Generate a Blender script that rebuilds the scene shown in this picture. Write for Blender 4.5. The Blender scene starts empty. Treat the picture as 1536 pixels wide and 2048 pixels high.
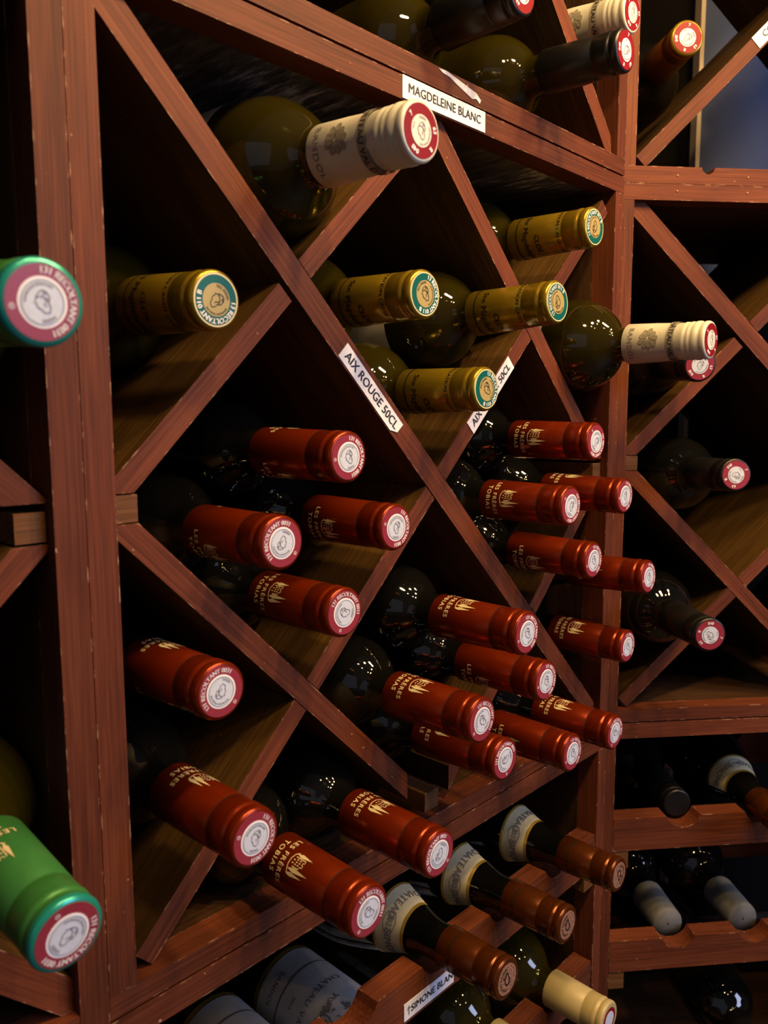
import bpy, bmesh, math, random
from mathutils import Matrix, Vector
random.seed(7)
S = bpy.context.scene
COL = S.collection

# ------------------------------------------------------------------ camera, world, lights, exposure
CAM_Z = 0.8464
cam_data = bpy.data.cameras.new('camera')
cam = bpy.data.objects.new('camera', cam_data); COL.objects.link(cam)
cam_data.sensor_fit = 'HORIZONTAL'; cam_data.sensor_width = 36.0
cam_data.lens = 36.0 * 1566.66 / 1536.0
cam_data.clip_start = 0.01
cam.matrix_world = (Matrix.Translation((0, 0, CAM_Z)) @ Matrix.Rotation(math.radians(90 - 6.856), 4, 'X')
                    @ Matrix.Rotation(math.radians(-0.18), 4, 'Z'))
cam_data.dof.use_dof = True
cam_data.dof.focus_distance = 0.58
cam_data.dof.aperture_fstop = 15.0
S.camera = cam

world = bpy.data.worlds.new('dim_shop'); S.world = world
world.use_nodes = True
world.node_tree.nodes['Background'].inputs[0].default_value = (0.62, 0.60, 0.72, 1)
world.node_tree.nodes['Background'].inputs[1].default_value = 0.055

def area(name, loc, target, size, power, color, size_y=None):
    l = bpy.data.lights.new(name, 'AREA'); o = bpy.data.objects.new(name, l); COL.objects.link(o)
    l.energy = power; l.color = color; l.size = size
    if size_y: l.shape = 'RECTANGLE'; l.size_y = size_y
    else: l.shape = 'DISK'
    o.location = loc
    o.rotation_euler = (Vector(target) - Vector(loc)).to_track_quat('-Z', 'Y').to_euler()
    return o
WARM = (1.0, 0.62, 0.25)
for i, (lx, ly, lz, pw) in enumerate(((0.20, 0.13, 1.54, 4.3), (0.40, 0.29, 1.52, 5.2), (0.60, 0.43, 1.54, 5.0), (0.88, 0.42, 1.62, 3.4), (0.60, -0.42, 2.10, 2.0), (1.00, -0.08, 2.10, 2.0), (1.10, -0.85, 2.35, 2.0), (1.75, -0.35, 2.35, 2.0))):
    area('ceiling_lamp', (lx, ly, lz), (lx * 0.6 - 0.12, ly * 0.3 + 0.58, 0.75), 0.07, pw, WARM)
area('shop_window', (2.60, -0.55, 1.45), (0.08, 0.55, 0.85), 0.8, 34, (0.60, 0.67, 1.0), 1.1)
area('cool_side_fill', (-1.0, -2.1, 1.5), (0.05, 0.5, 0.8), 2.8, 3.0, (0.72, 0.78, 1.0), 1.8)  # added cool fill, brightens the capsule sides turned to the camera

vs = S.view_settings
vs.view_transform = 'Standard'; vs.look = 'None'; vs.gamma = 1.0; vs.use_curve_mapping = False
vs.exposure = 0.0

# ------------------------------------------------------------------ helpers
def tag(o, label=None, cat=None, group=None, kind=None):
    if label: o['label'] = label
    if cat: o['category'] = cat
    if group: o['group'] = group
    if kind: o['kind'] = kind
    return o

def obj(name, me, mat=None, parent=None, mx=None):
    o = bpy.data.objects.new(name, me); COL.objects.link(o)
    if mat is not None and me is not None:
        if not me.materials: me.materials.append(mat)
        if me.materials[0] != mat: o.material_slots[0].link = 'OBJECT'; o.material_slots[0].material = mat
    if parent is not None: o.parent = parent
    if mx is not None: o.matrix_local = mx
    return o

def empty(name, mx):
    o = bpy.data.objects.new(name, None); COL.objects.link(o)
    o.empty_display_size = 0.02; o.matrix_world = mx
    return o

def children(o): return [c for c in COL.objects if c.parent == o]
def copy_tree(o, parent=None):
    c = o.copy(); COL.objects.link(c); c.parent = parent
    for ch in children(o): copy_tree(ch, c)
    return c

def finish(bm, name, smooth=False, bevel=0.0, seg=1):
    if bevel:
        es = [e for e in bm.edges if len(e.link_faces) == 2 and e.calc_face_angle(0) > 0.5]
        bmesh.ops.bevel(bm, geom=es, offset=bevel, segments=seg, affect='EDGES', profile=0.5)
    bmesh.ops.recalc_face_normals(bm, faces=bm.faces)
    me = bpy.data.meshes.new(name); bm.to_mesh(me); bm.free()
    if smooth:
        for p in me.polygons: p.use_smooth = True
    return me

def prism(name, poly, y0, y1, bevel=0.0006):
    """polygon in (x, z), extruded along y from y0 to y1"""
    bm = bmesh.new()
    a = [bm.verts.new((x, y0, z)) for x, z in poly]; b = [bm.verts.new((x, y1, z)) for x, z in poly]
    bm.faces.new(a); bm.faces.new(b[::-1])
    n = len(poly)
    for i in range(n): bm.faces.new((a[i], b[i], b[(i + 1) % n], a[(i + 1) % n]))
    return finish(bm, name, bevel=bevel)

def lathe(name, prof, n=48, smooth=True, cap_start=True, cap_end=True, t0=0.0, t1=2 * math.pi):
    """profile list of (r, z); revolve about z"""
    bm = bmesh.new(); rings = []
    full = abs((t1 - t0) - 2 * math.pi) < 1e-6
    m = n if full else n + 1
    for r, z in prof:
        rings.append([bm.verts.new((r * math.cos(t0 + (t1 - t0) * i / n), r * math.sin(t0 + (t1 - t0) * i / n), z)) for i in range(m)])
    for k in range(len(rings) - 1):
        for i in range(n):
            j = (i + 1) % m
            bm.faces.new((rings[k][i], rings[k][j], rings[k + 1][j], rings[k + 1][i]))
    if full and cap_start and prof[0][0] > 1e-6: bm.faces.new(rings[0][::-1])
    if full and cap_end and prof[-1][0] > 1e-6: bm.faces.new(rings[-1])
    me = finish(bm, name)
    if smooth:
        for p in me.polygons: p.use_smooth = len(p.vertices) < 6
    return me

def clip(poly, a, b, c):
    """keep a*x + b*y <= c"""
    out = []
    for i in range(len(poly)):
        p, q = poly[i], poly[(i + 1) % len(poly)]
        dp, dq = a * p[0] + b * p[1] - c, a * q[0] + b * q[1] - c
        if dp <= 0: out.append(p)
        if (dp < 0 < dq) or (dq < 0 < dp):
            t = dp / (dp - dq); out.append((p[0] + t * (q[0] - p[0]), p[1] + t * (q[1] - p[1])))
    return out

# ------------------------------------------------------------------ materials
def nodes(name):
    m = bpy.data.materials.new(name); m.use_nodes = True
    nt = m.node_tree; b = nt.nodes['Principled BSDF']
    return m, nt, b
def N(nt, t, **kw):
    n = nt.nodes.new(t)
    for k, v in kw.items():
        if hasattr(n, k): setattr(n, k, v)
        else: n.inputs[k].default_value = v
    return n
def ramp(nt, fac, stops):
    r = nt.nodes.new('ShaderNodeValToRGB'); e = r.color_ramp.elements
    while len(e) < len(stops): e.new(0.5)
    for i, (p, c) in enumerate(stops): e[i].position = p; e[i].color = (*c, 1)
    nt.links.new(fac, r.inputs[0]); return r

def wood(name, dark, mid, light, wear=1.0, rough=0.6, bump=0.3):
    m, nt, b = nodes(name); L = nt.links.new
    tc = N(nt, 'ShaderNodeTexCoord'); oi = N(nt, 'ShaderNodeObjectInfo')
    mul = N(nt, 'ShaderNodeVectorMath', operation='SCALE'); mul.inputs[0].default_value = (3.7, 5.3, 2.9); L(oi.outputs['Random'], mul.inputs['Scale'])
    add = N(nt, 'ShaderNodeVectorMath', operation='ADD'); L(tc.outputs['Object'], add.inputs[0]); L(mul.outputs[0], add.inputs[1])
    mp = N(nt, 'ShaderNodeMapping'); mp.inputs['Scale'].default_value = (5, 210, 210); L(add.outputs[0], mp.inputs[0])
    grain = N(nt, 'ShaderNodeTexNoise', Scale=3.0, Detail=5.0, Roughness=0.6, Distortion=0.06); L(mp.outputs[0], grain.inputs[0])
    mp2 = N(nt, 'ShaderNodeMapping'); mp2.inputs['Scale'].default_value = (5, 26, 26); L(add.outputs[0], mp2.inputs[0])
    blot = N(nt, 'ShaderNodeTexNoise', Scale=1.6, Detail=4.0, Roughness=0.55); L(mp2.outputs[0], blot.inputs[0])
    mx = N(nt, 'ShaderNodeMath', operation='MULTIPLY_ADD'); L(grain.outputs[0], mx.inputs[0]); mx.inputs[1].default_value = 0.62
    half = N(nt, 'ShaderNodeMath', operation='MULTIPLY'); L(blot.outputs[0], half.inputs[0]); half.inputs[1].default_value = 0.38
    L(half.outputs[0], mx.inputs[2])
    cr = ramp(nt, mx.outputs[0], [(0.32, dark), (0.52, mid), (0.72, light)])
    # pale chips where the stain is knocked off the arrises, and scattered specks
    bev = N(nt, 'ShaderNodeBevel', samples=4); bev.inputs[0].default_value = 0.0014
    geo = N(nt, 'ShaderNodeNewGeometry')
    dot = N(nt, 'ShaderNodeVectorMath', operation='DOT_PRODUCT'); L(bev.outputs[0], dot.inputs[0]); L(geo.outputs['Normal'], dot.inputs[1])
    edge = N(nt, 'ShaderNodeMapRange'); L(dot.outputs['Value'], edge.inputs[0]); edge.inputs[1].default_value = 0.985; edge.inputs[2].default_value = 0.86
    chip = N(nt, 'ShaderNodeTexNoise', Scale=95.0, Detail=3.0, Roughness=0.6); L(add.outputs[0], chip.inputs[0])
    chr_ = N(nt, 'ShaderNodeMapRange'); L(chip.outputs[0], chr_.inputs[0]); chr_.inputs[1].default_value = 0.55; chr_.inputs[2].default_value = 0.65
    cm = N(nt, 'ShaderNodeMath', operation='MULTIPLY'); L(edge.outputs[0], cm.inputs[0]); L(chr_.outputs[0], cm.inputs[1])
    sp = N(nt, 'ShaderNodeTexNoise', Scale=170.0, Detail=2.0); L(add.outputs[0], sp.inputs[0])
    spr = N(nt, 'ShaderNodeMapRange'); L(sp.outputs[0], spr.inputs[0]); spr.inputs[1].default_value = 0.765; spr.inputs[2].default_value = 0.80
    mxm = N(nt, 'ShaderNodeMath', operation='MAXIMUM'); L(cm.outputs[0], mxm.inputs[0]); L(spr.outputs[0], mxm.inputs[1])
    sc = N(nt, 'ShaderNodeMath', operation='MULTIPLY'); L(mxm.outputs[0], sc.inputs[0]); sc.inputs[1].default_value = wear
    mix = N(nt, 'ShaderNodeMix', data_type='RGBA'); L(sc.outputs[0], mix.inputs['Factor']); L(cr.outputs[0], mix.inputs[6]); mix.inputs[7].default_value = (0.55, 0.32, 0.2, 1)
    hv = N(nt, 'ShaderNodeHueSaturation'); L(mix.outputs[2], hv.inputs['Color'])
    hr = N(nt, 'ShaderNodeMapRange'); L(oi.outputs['Random'], hr.inputs[0]); hr.inputs[3].default_value = 0.82; hr.inputs[4].default_value = 1.18
    L(hr.outputs[0], hv.inputs['Value'])
    L(hv.outputs[0], b.inputs['Base Color'])
    b.inputs['Roughness'].default_value = rough
    b.inputs['Specular IOR Level'].default_value = 0.22
    bp = N(nt, 'ShaderNodeBump'); bp.inputs['Strength'].default_value = bump; bp.inputs['Distance'].default_value = 0.0006
    L(mx.outputs[0], bp.inputs['Height']); L(bp.outputs[0], b.inputs['Normal'])
    return m

WOOD = wood('stained_pine', (0.050, 0.0125, 0.0048), (0.118, 0.030, 0.0112), (0.178, 0.052, 0.021))
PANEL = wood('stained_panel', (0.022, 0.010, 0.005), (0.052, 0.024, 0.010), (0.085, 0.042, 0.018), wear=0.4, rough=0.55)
ENDGRAIN = wood('end_grain', (0.06, 0.024, 0.008), (0.13, 0.056, 0.018), (0.2, 0.095, 0.04), wear=0.6)

SHADE_FACE = wood('shade_toned_board_face', (0.026, 0.013, 0.004), (0.072, 0.038, 0.010), (0.13, 0.072, 0.020), wear=0.3, rough=0.5)  # board faces behind the front edge; the rack's inner shade is in this colour

def laminate():
    m, nt, b = nodes('scuffed_black_panel'); L = nt.links.new
    tc = N(nt, 'ShaderNodeTexCoord')
    mp = N(nt, 'ShaderNodeMapping'); mp.inputs['Scale'].default_value = (60, 12, 60); mp.inputs['Rotation'].default_value = (0, 0, 0.5); L(tc.outputs['Object'], mp.inputs[0])
    n1 = N(nt, 'ShaderNodeTexNoise', Scale=2.5, Detail=6.0, Roughness=0.7); L(mp.outputs[0], n1.inputs[0])
    n2 = N(nt, 'ShaderNodeTexNoise', Scale=9.0, Detail=3.0); L(tc.outputs['Object'], n2.inputs[0])
    ml = N(nt, 'ShaderNodeMath', operation='MULTIPLY'); L(n1.outputs[0], ml.inputs[0]); L(n2.outputs[0], ml.inputs[1])
    r = ramp(nt, ml.outputs[0], [(0.20, (0.040, 0.033, 0.032)), (0.30, (0.13, 0.135, 0.16)), (0.40, (0.7, 0.74, 0.82))])
    L(r.outputs[0], b.inputs['Base Color']); b.inputs['Roughness'].default_value = 0.55
    return m
LAMINATE = laminate()

def plain(name, col, rough=0.5, metal=0.0, spec=0.5, var=0.0, coat=0.0, bump=0.0, bscale=300.0, trans=0.0):
    m, nt, b = nodes(name); L = nt.links.new
    b.inputs['Roughness'].default_value = rough; b.inputs['Metallic'].default_value = metal
    b.inputs['Specular IOR Level'].default_value = spec; b.inputs['Coat Weight'].default_value = coat
    b.inputs['Coat Roughness'].default_value = 0.08
    b.inputs['Transmission Weight'].default_value = trans
    tc = N(nt, 'ShaderNodeTexCoord')
    ns = N(nt, 'ShaderNodeTexNoise', Scale=bscale, Detail=3.0); L(tc.outputs['Object'], ns.inputs[0])
    lo = tuple(max(0, c * (1 - var)) for c in col); hi = tuple(min(1, c * (1 + var)) for c in col)
    r = ramp(nt, ns.outputs[0], [(0.3, lo), (0.7, hi)]); L(r.outputs[0], b.inputs['Base Color'])
    if bump:
        bp = N(nt, 'ShaderNodeBump'); bp.inputs['Strength'].default_value = bump; bp.inputs['Distance'].default_value = 0.0003
        L(ns.outputs[0], bp.inputs['Height']); L(bp.outputs[0], b.inputs['Normal'])
    return m

M = dict(
    black_glass=plain('black_wine_glass', (0.0035, 0.0035, 0.003), 0.04, spec=0.6),
    olive_glass=plain('olive_wine_glass', (0.036, 0.029, 0.002), 0.04, spec=0.6, trans=0.55, var=0.1, bscale=40),
    red=plain('brick_red_foil', (0.22, 0.0215, 0.0012), 0.26, metal=0.62, var=0.06, bump=0.06, bscale=700),
    gold=plain('gold_foil', (0.30, 0.21, 0.013), 0.26, metal=0.65, var=0.05, bump=0.05, bscale=700),
    white=plain('cream_foil', (0.66, 0.66, 0.57), 0.4, metal=0.05, var=0.03),
    whitebar=plain('grey_foil_print', (0.30, 0.28, 0.22), 0.45),
    green=plain('green_foil', (0.045, 0.22, 0.055), 0.36, metal=0.3, var=0.05),
    teal_rim=plain('teal_foil_rim', (0.02, 0.33, 0.27), 0.28, metal=0.4),
    copper=plain('copper_foil', (0.115, 0.029, 0.004), 0.25, metal=0.6, var=0.06),
    cream=plain('pale_yellow_foil', (0.50, 0.42, 0.20), 0.45, metal=0.05),
    blackfoil=plain('black_foil', (0.006, 0.006, 0.007), 0.35),
    amber=plain('amber_foil', (0.22, 0.075, 0.008), 0.3, metal=0.6),
    seal_mauve=plain('mauve_seal', (0.26, 0.030, 0.055), 0.33, spec=0.35, var=0.05),
    seal_red=plain('red_seal', (0.22, 0.007, 0.014), 0.36, spec=0.3),
    seal_teal=plain('teal_seal', (0.002, 0.105, 0.095), 0.36, spec=0.3),
    seal_pale=plain('pale_seal_centre', (0.60, 0.69, 0.86), 0.4, var=0.05, spec=0.3),
    seal_white=plain('white_seal_centre', (0.72, 0.74, 0.72), 0.4),
    seal_gold=plain('gold_seal_centre', (0.42, 0.34, 0.13), 0.4, metal=0.1, spec=0.3),
    seal_rimcream=plain('cream_seal_edge', (0.75, 0.66, 0.36), 0.35),
    seal_copper=plain('embossed_copper', (0.50, 0.27, 0.19), 0.35, metal=0.5, var=0.7, bump=1.0, bscale=900),
    ink_white=plain('white_ink', (0.90, 0.91, 0.97), 0.5),
    ink_dark=plain('dark_ink', (0.035, 0.035, 0.045), 0.5),
    ink_grey=plain('grey_ink', (0.20, 0.19, 0.20), 0.5),
    ink_olive=plain('dark_olive_ink', (0.014, 0.009, 0.003), 0.5),
    ink_gold=plain('pale_gold_ink', (0.78, 0.69, 0.42), 0.35, metal=0.2),
    crease=plain('dark_crease', (0.03, 0.008, 0.003), 0.6),
    grey_wrap=plain('grey_tissue_paper', (0.13, 0.14, 0.145), 0.7, var=0.1, bscale=150),
    paper=plain('cream_paper_label', (0.62, 0.58, 0.38), 0.6, var=0.05),
    paper_white=plain('white_paper_label', (0.62, 0.62, 0.62), 0.65, var=0.06, bscale=120),
    paper_gold=plain('gold_label_edge', (0.75, 0.50, 0.08), 0.3, metal=0.7),
    sticker=plain('white_sticker', (0.80, 0.83, 0.92), 0.55, var=0.02),
    torn=plain('torn_sticker', (0.60, 0.60, 0.68), 0.7, var=0.2),
    brass=plain('brass_pin', (0.40, 0.20, 0.10), 0.4, metal=0.3),
    steel=plain('pale_metal', (0.80, 0.68, 0.58), 0.5),
    wall_dark=plain('dark_wall_paint', (0.010, 0.009, 0.009), 1.0, spec=0.0, var=0.2, bscale=6),
    wall_blue=plain('slate_blue_paint', (0.07, 0.10, 0.21), 0.75, var=0.08, bscale=5),
    floor=plain('dark_floor', (0.05, 0.035, 0.025), 0.6, var=0.3, bscale=8),
)

# ------------------------------------------------------------------ rack frames: local x along the front, y into the rack, z up
W, H = 0.4974, 0.5024
DEPTH = 0.298
Z0 = 0.5485                       # world height of the inner floor of the diamond rack in the middle
AOR = Vector((-0.13162, 0.38335, 0)); AANG = math.radians(46.30)
BOR = Vector((0.23812, 0.77116, 0)); BANG = math.radians(5.892)
def frameA(u=0, w=0, z=0): return Matrix.Translation(AOR) @ Matrix.Rotation(AANG, 4, 'Z') @ Matrix.Translation((u, w, z))
def frameB(u=0, w=0, z=0): return Matrix.Translation(BOR) @ Matrix.Rotation(BANG, 4, 'Z') @ Matrix.Translation((u, w, z))

# ------------------------------------------------------------------ the setting
def slab(name, mx, size, mat):
    x, y, z = size
    me = prism(name, [(0, 0), (x, 0), (x, z), (0, z)], 0, y, 0)
    o = obj(name, me, mat); o.matrix_world = mx; tag(o, kind='structure'); return o
fl = slab('floor', Matrix.Translation((-2.5, -3.0, -0.05)), (7, 6, 0.05), M['floor'])
slab('wall_left', frameA(-2.2, 0.312, 0), (2.9, 0.06, 2.6), M['wall_dark'])
slab('wall_back', frameB(0.302, 0.47, 0), (2.6, 0.06, 2.6), M['wall_blue'])
slab('dark_backing', frameB(0.303, 0.44, 0), (2.6, 0.028, 1.035), M['wall_dark'])  # added dark slab, keeps the background low behind the right racks dark
slab('wall_corner', frameB(-0.5, 0.50, 0), (0.80, 0.06, 2.6), M['wall_dark'])
t1 = slab('trim_1', frameB(0.2915, 0.462, 0), (0.0065, 0.02, 2.6), M['steel'])

# ------------------------------------------------------------------ wine racks
ST = 0.0158
q8 = 0.8
def beam(name, poly_uv, y0, y1, theta, mat, parent, zoff, bevel=0.0006, face_mat=None):
    """board whose grain runs along local x; poly in (u, v) of the rack front"""
    c, s = math.cos(theta), math.sin(theta)
    cu = sum(p[0] for p in poly_uv) / len(poly_uv); cv = sum(p[1] for p in poly_uv) / len(poly_uv)
    loc = [((u - cu) * c - (v - cv) * s, (u - cu) * s + (v - cv) * c) for u, v in poly_uv]
    me = prism(name, loc, 0, y1 - y0, bevel)
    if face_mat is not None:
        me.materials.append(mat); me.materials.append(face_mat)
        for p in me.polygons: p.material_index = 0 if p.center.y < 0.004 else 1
    mx = Matrix.Translation((cu, y0, cv + zoff)) @ Matrix.Rotation(theta, 4, 'Y')
    return obj(name, me, mat, parent, mx)
def rect(u0, u1, v0, v1): return [(u0, v0), (u1, v0), (u1, v1), (u0, v1)]
def bar(name, u0, u1, v0, v1, y0, y1, mat, parent, zoff, vertical=False, bevel=0.0007):
    return beam(name, rect(u0, u1, v0, v1), y0, y1, -math.pi / 2 if vertical else 0, mat, parent, zoff, bevel)

def notched_rail(name, u0, u1, v0, v1, centres, hw, dp, y0, y1, mat, parent, zoff, n=12):
    R = (hw * hw + dp * dp) / (2 * dp); top = [(u0, v1)]
    for c in sorted(centres):
        for i in range(n + 1):
            x = -hw + 2 * hw * i / n; top.append((c + x, v1 - (math.sqrt(R * R - x * x) - (R - dp))))
    top.append((u1, v1))
    bm = bmesh.new(); cols = [[bm.verts.new((x, y, z)) for x, y, z in ((x, 0, v0), (x, 0, z), (x, y1 - y0, z), (x, y1 - y0, v0))] for x, z in top]
    for k in range(len(cols) - 1):
        p, q = cols[k], cols[k + 1]
        for i in range(4): bm.faces.new((p[i], q[i], q[(i + 1) % 4], p[(i + 1) % 4]))
    bm.faces.new(cols[0]); bm.faces.new(cols[-1][::-1])
    return obj(name, finish(bm, name), mat, parent, Matrix.Translation((0, y0, zoff)))

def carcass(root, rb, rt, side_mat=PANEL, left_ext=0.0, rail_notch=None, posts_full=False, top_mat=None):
    x0, x1 = -ST, W + ST
    if rail_notch: notched_rail('bottom_rail', x0, x1, -rb, 0, [rail_notch], 0.0066, 0.006, 0, 0.02, WOOD, root, rb)
    else: bar('bottom_rail', x0, x1, -rb + .0013, 0, 0, 0.02, WOOD, root, rb, bevel=0.0010)
    bar('top_rail', x0, x1, H, H + rt - .0003, 0, 0.02, WOOD, root, rb)
    for s in (0, 1):
        a, b = (x0, 0) if s == 0 else (W, W + ST)
        v0, v1 = (-rb, H + rt) if posts_full else (0.0002, H - 0.0002)
        yy = -0.0004 if posts_full else 0.0
        bar('post', a + .0002, b - .0002, v0, v1, yy, 0.022, WOOD, root, rb, vertical=True)
        c, d = (x0 + .002, 0) if s == 0 else (W, W + ST - .002)
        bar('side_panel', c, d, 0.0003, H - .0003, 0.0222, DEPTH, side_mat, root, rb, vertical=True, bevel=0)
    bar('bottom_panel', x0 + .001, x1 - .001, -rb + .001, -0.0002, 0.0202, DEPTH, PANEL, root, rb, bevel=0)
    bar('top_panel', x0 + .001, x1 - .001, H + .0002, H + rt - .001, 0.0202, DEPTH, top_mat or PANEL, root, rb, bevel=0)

REC = 0.0064
def strip_d(c0, c1, cuts, name, root, rb, y1=DEPTH - 0.032):
    p = rect(0, W, 0, H)
    for a, b, c in [(-1, -1, -c0 * q8), (1, 1, c1 * q8)] + [(a, b, c * q8) for a, b, c in cuts]: p = clip(p, a, b, c)
    return beam(name, p, REC, y1, math.pi / 4, WOOD, root, rb, face_mat=SHADE_FACE)
def strip_a(c0, c1, cuts, name, root, rb, y1=DEPTH - 0.032):
    p = rect(0, W, 0, H)
    for a, b, c in [(1, -1, -c0 * q8), (-1, 1, c1 * q8)] + [(a, b, c * q8) for a, b, c in cuts]: p = clip(p, a, b, c)
    return beam(name, p, REC + 0.0003, y1, -math.pi / 4, WOOD, root, rb, face_mat=SHADE_FACE)

def lattice(root, rb, inner=True):
    g = 0.0012
    n = 'cross_board'
    strip_d(.614, .6435, [], n, root, rb)
    if inner:
        strip_d(.300, .3245, [(0, 1, .3058), (1, 0, .2765)], n, root, rb)
        strip_d(.920, .9475, [(-1, 0, -.316), (0, -1, -.3235)], n, root, rb)
        strip_a(.309, .3325, [(0, -1, -.3255), (1, 1, .607)], n, root, rb)
        strip_a(.309, .3325, [(-1, -1, -.6450), (1, 0, .2985)], n, root, rb)
        strip_a(-.3265, -.302, [(1, 1, .612), (-1, 0, -.337)], n, root, rb)
        strip_a(-.3265, -.302, [(-1, -1, -.6455), (0, 1, .299)], n, root, rb)
        strip_a(-.0145, .0095, [(-1, -1, -.017), (1, 1, .299)], n, root, rb)
        strip_a(-.0145, .0095, [(-1, -1, -.3256), (1, 1, .6125)], n, root, rb)
        strip_a(-.0145, .0095, [(-1, -1, -.6446), (1, 1, .919)], n, root, rb)
        strip_a(-.0145, .0095, [(-1, -1, -.9485), (1, 1, 1.224)], n, root, rb)
        for u0, u1, v0, v1 in ((.0004, .0187, .3067, .3244), (.6030, .6214, .3005, .3182), (.302, .3215, .0004, .0185), (.2995, .3150, .6085, .6275)):
            bar('spacer_block', u0 * q8, u1 * q8, v0 * q8, v1 * q8, REC + .0006, REC + .26, ENDGRAIN, root, rb)
    else:
        strip_a(-.0145, .0095, [(-1, -1, -.017), (1, 1, .6125)], n, root, rb)
        strip_a(-.0145, .0095, [(-1, -1, -.6446), (1, 1, 1.224)], n, root, rb)

NOTCH = [0.077 + 0.0872 * i for i in range(5)]
def cradle_rows(root, rb):
    top = H                        # local: rows measured down from the inner top (z = -0.0305 in the rack front)
    for r, v1 in enumerate((0.4143, 0.2768, 0.1393)):
        notched_rail('cradle_rail', 0.0008, W - 0.0008, v1 - 0.0355, v1, NOTCH, 0.019, 0.013, 0.001, 0.021, WOOD, root, rb)
        notched_rail('cradle_rail', 0.0008, W - 0.0008, v1 - 0.060, v1 - 0.012, NOTCH, 0.030, 0.022, 0.235, 0.255, WOOD, root, rb)
        for s in (0, 1):
            u0, u1 = (0.0006, 0.0178) if s == 0 else (W - 0.0178, W - 0.0006)
            bar('runner', u0, u1, v1 - 0.0357 - 0.0195, v1 - 0.0357, 0.002, DEPTH - .01, ENDGRAIN, root, rb)

def text_poly(txt, size, bold=0.0, spacing=1.0, shear=0.0, align='CENTER'):
    cu = bpy.data.curves.new('lettering', 'FONT'); cu.body = txt; cu.size = size
    cu.space_character = spacing; cu.shear = shear; cu.align_x = align; cu.align_y = 'CENTER'; cu.resolution_u = 3
    o = bpy.data.objects.new('lettering', cu); COL.objects.link(o)
    dg = bpy.context.evaluated_depsgraph_get()
    me = bpy.data.meshes.new_from_object(o.evaluated_get(dg))
    v = [(p.co.x, p.co.y) for p in me.vertices]; f = [tuple(p.vertices) for p in me.polygons]
    bpy.data.objects.remove(o); bpy.data.curves.remove(cu); bpy.data.meshes.remove(me)
    if bold:
        k = len(v); d = bold * size * 1.1
        f = f + [tuple(i + k for i in q) for q in f]
        v = [(x - d, y - d * .5) for x, y in v] + [(x + d, y + d * .5) for x, y in v]
    return v, f
def mesh_of(name, v, f):
    me = bpy.data.meshes.new(name); me.from_pydata(v, [], f); me.update(); return me

def sticker(parent, rb, centre, theta, length, height, y, txt, size, name='shelf_label', label=None, nub=False, text_dx=0.0, bold=0.03, arrow=False):
    h, l = height / 2, length / 2
    poly = [(-l, -h), (l, -h), (l, h), (-l, h)]
    if nub: poly = [(-l, -h), (l - .007, -h), (l - .0005, -h + .004), (l, h), (-l, h)]
    mx = Matrix.Translation((centre[0], y, centre[1] + rb)) @ Matrix.Rotation(theta, 4, 'Y')
    o = obj(name, prism(name, poly, -0.0005, 0, 0), M['sticker'], parent, mx)
    if label: o['label'] = label
    v, f = text_poly(txt, size, bold)
    me = mesh_of('lettering', [(x + text_dx, -0.00062, z) for x, z in v], f)
    obj('lettering', me, M['ink_dark'], o, Matrix.Identity(4))
    if arrow:
        ax = -l + .0045
        pv = [(ax, -.00062, -.0035), (ax + .0012, -.00062, -.0035), (ax + .0012, -.00062, .001), (ax + .003, -.00062, .001), (ax + .0006, -.00062, .0042), (ax - .0018, -.00062, .001), (ax, -.00062, .001)]
        obj('arrow_mark', mesh_of('arrow_mark', pv, [tuple(range(7))]), M['ink_grey'], o, Matrix.Identity(4))
    return o

RB = 0.0141
mid = empty('wine_rack', frameA(0, 0, Z0 - RB))
carcass(mid, RB, 0.0151, top_mat=LAMINATE); lattice(mid, RB)
tag(mid, 'reddish brown lattice wine rack filled mostly with red-capped bottles, between the two corner posts', 'wine rack', 'stained wooden wine racks')
r2 = math.sqrt(0.5)
def on_d(c, s): return ((c / 2 * q8) + s * r2, (c / 2 * q8) - s * r2)
sticker(mid, RB, (0.2530, 0.5103), 0, 0.0890, 0.0142, -0.0001, 'MAGDELEINE BLANC', 0.0083, label='white sticker lettered in black capitals on the top rail')
sticker(mid, RB, (0.1858, 0.3149), math.pi / 4, 0.0735, 0.0118, REC - .0001, 'AIX ROUGE 50CL', 0.0085, nub=True, label='white sticker slanting down the long diagonal board')
sticker(mid, RB, (0.3187, 0.3158), -math.pi / 4, 0.0740, 0.0120, REC + .0002, 'AIX ROUGE 50CL', 0.0085, label='white sticker on the board rising to the right, half hidden by a gold cap')

top = empty('wine_rack', frameA(0, 0, Z0 + 0.5331 - 0.0155))
carcass(top, 0.0155, 0.0151); lattice(top, 0.0155, inner=False)
tag(top, 'upper lattice wine rack with a torn sticker scrap on its bottom rail', 'wine rack', 'stained wooden wine racks')
tv = [(-.024, .0066), (-.020, .0050), (-.012, .0042), (-.004, .0016), (.006, -.0010), (.013, -.0030), (.018, -.0016), (.022, -.0040), (.0235, -.0012), (.018, .0022), (.006, .0040), (-.006, .0058), (-.016, .0072)]
obj('torn_label', prism('torn_label', tv, -0.0004, 0, 0), M['torn'], top, Matrix.Translation((0.2690, 0, 0.0078)))

left = empty('wine_rack', frameA(-(W + 2 * ST) - .0002, 0, Z0 - RB))
carcass(left, RB, 0.0151, posts_full=True); lattice(left, RB)
tag(left, 'lattice wine rack at the left edge holding two green-capped bottles', 'wine rack', 'stained wooden wine racks')

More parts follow.
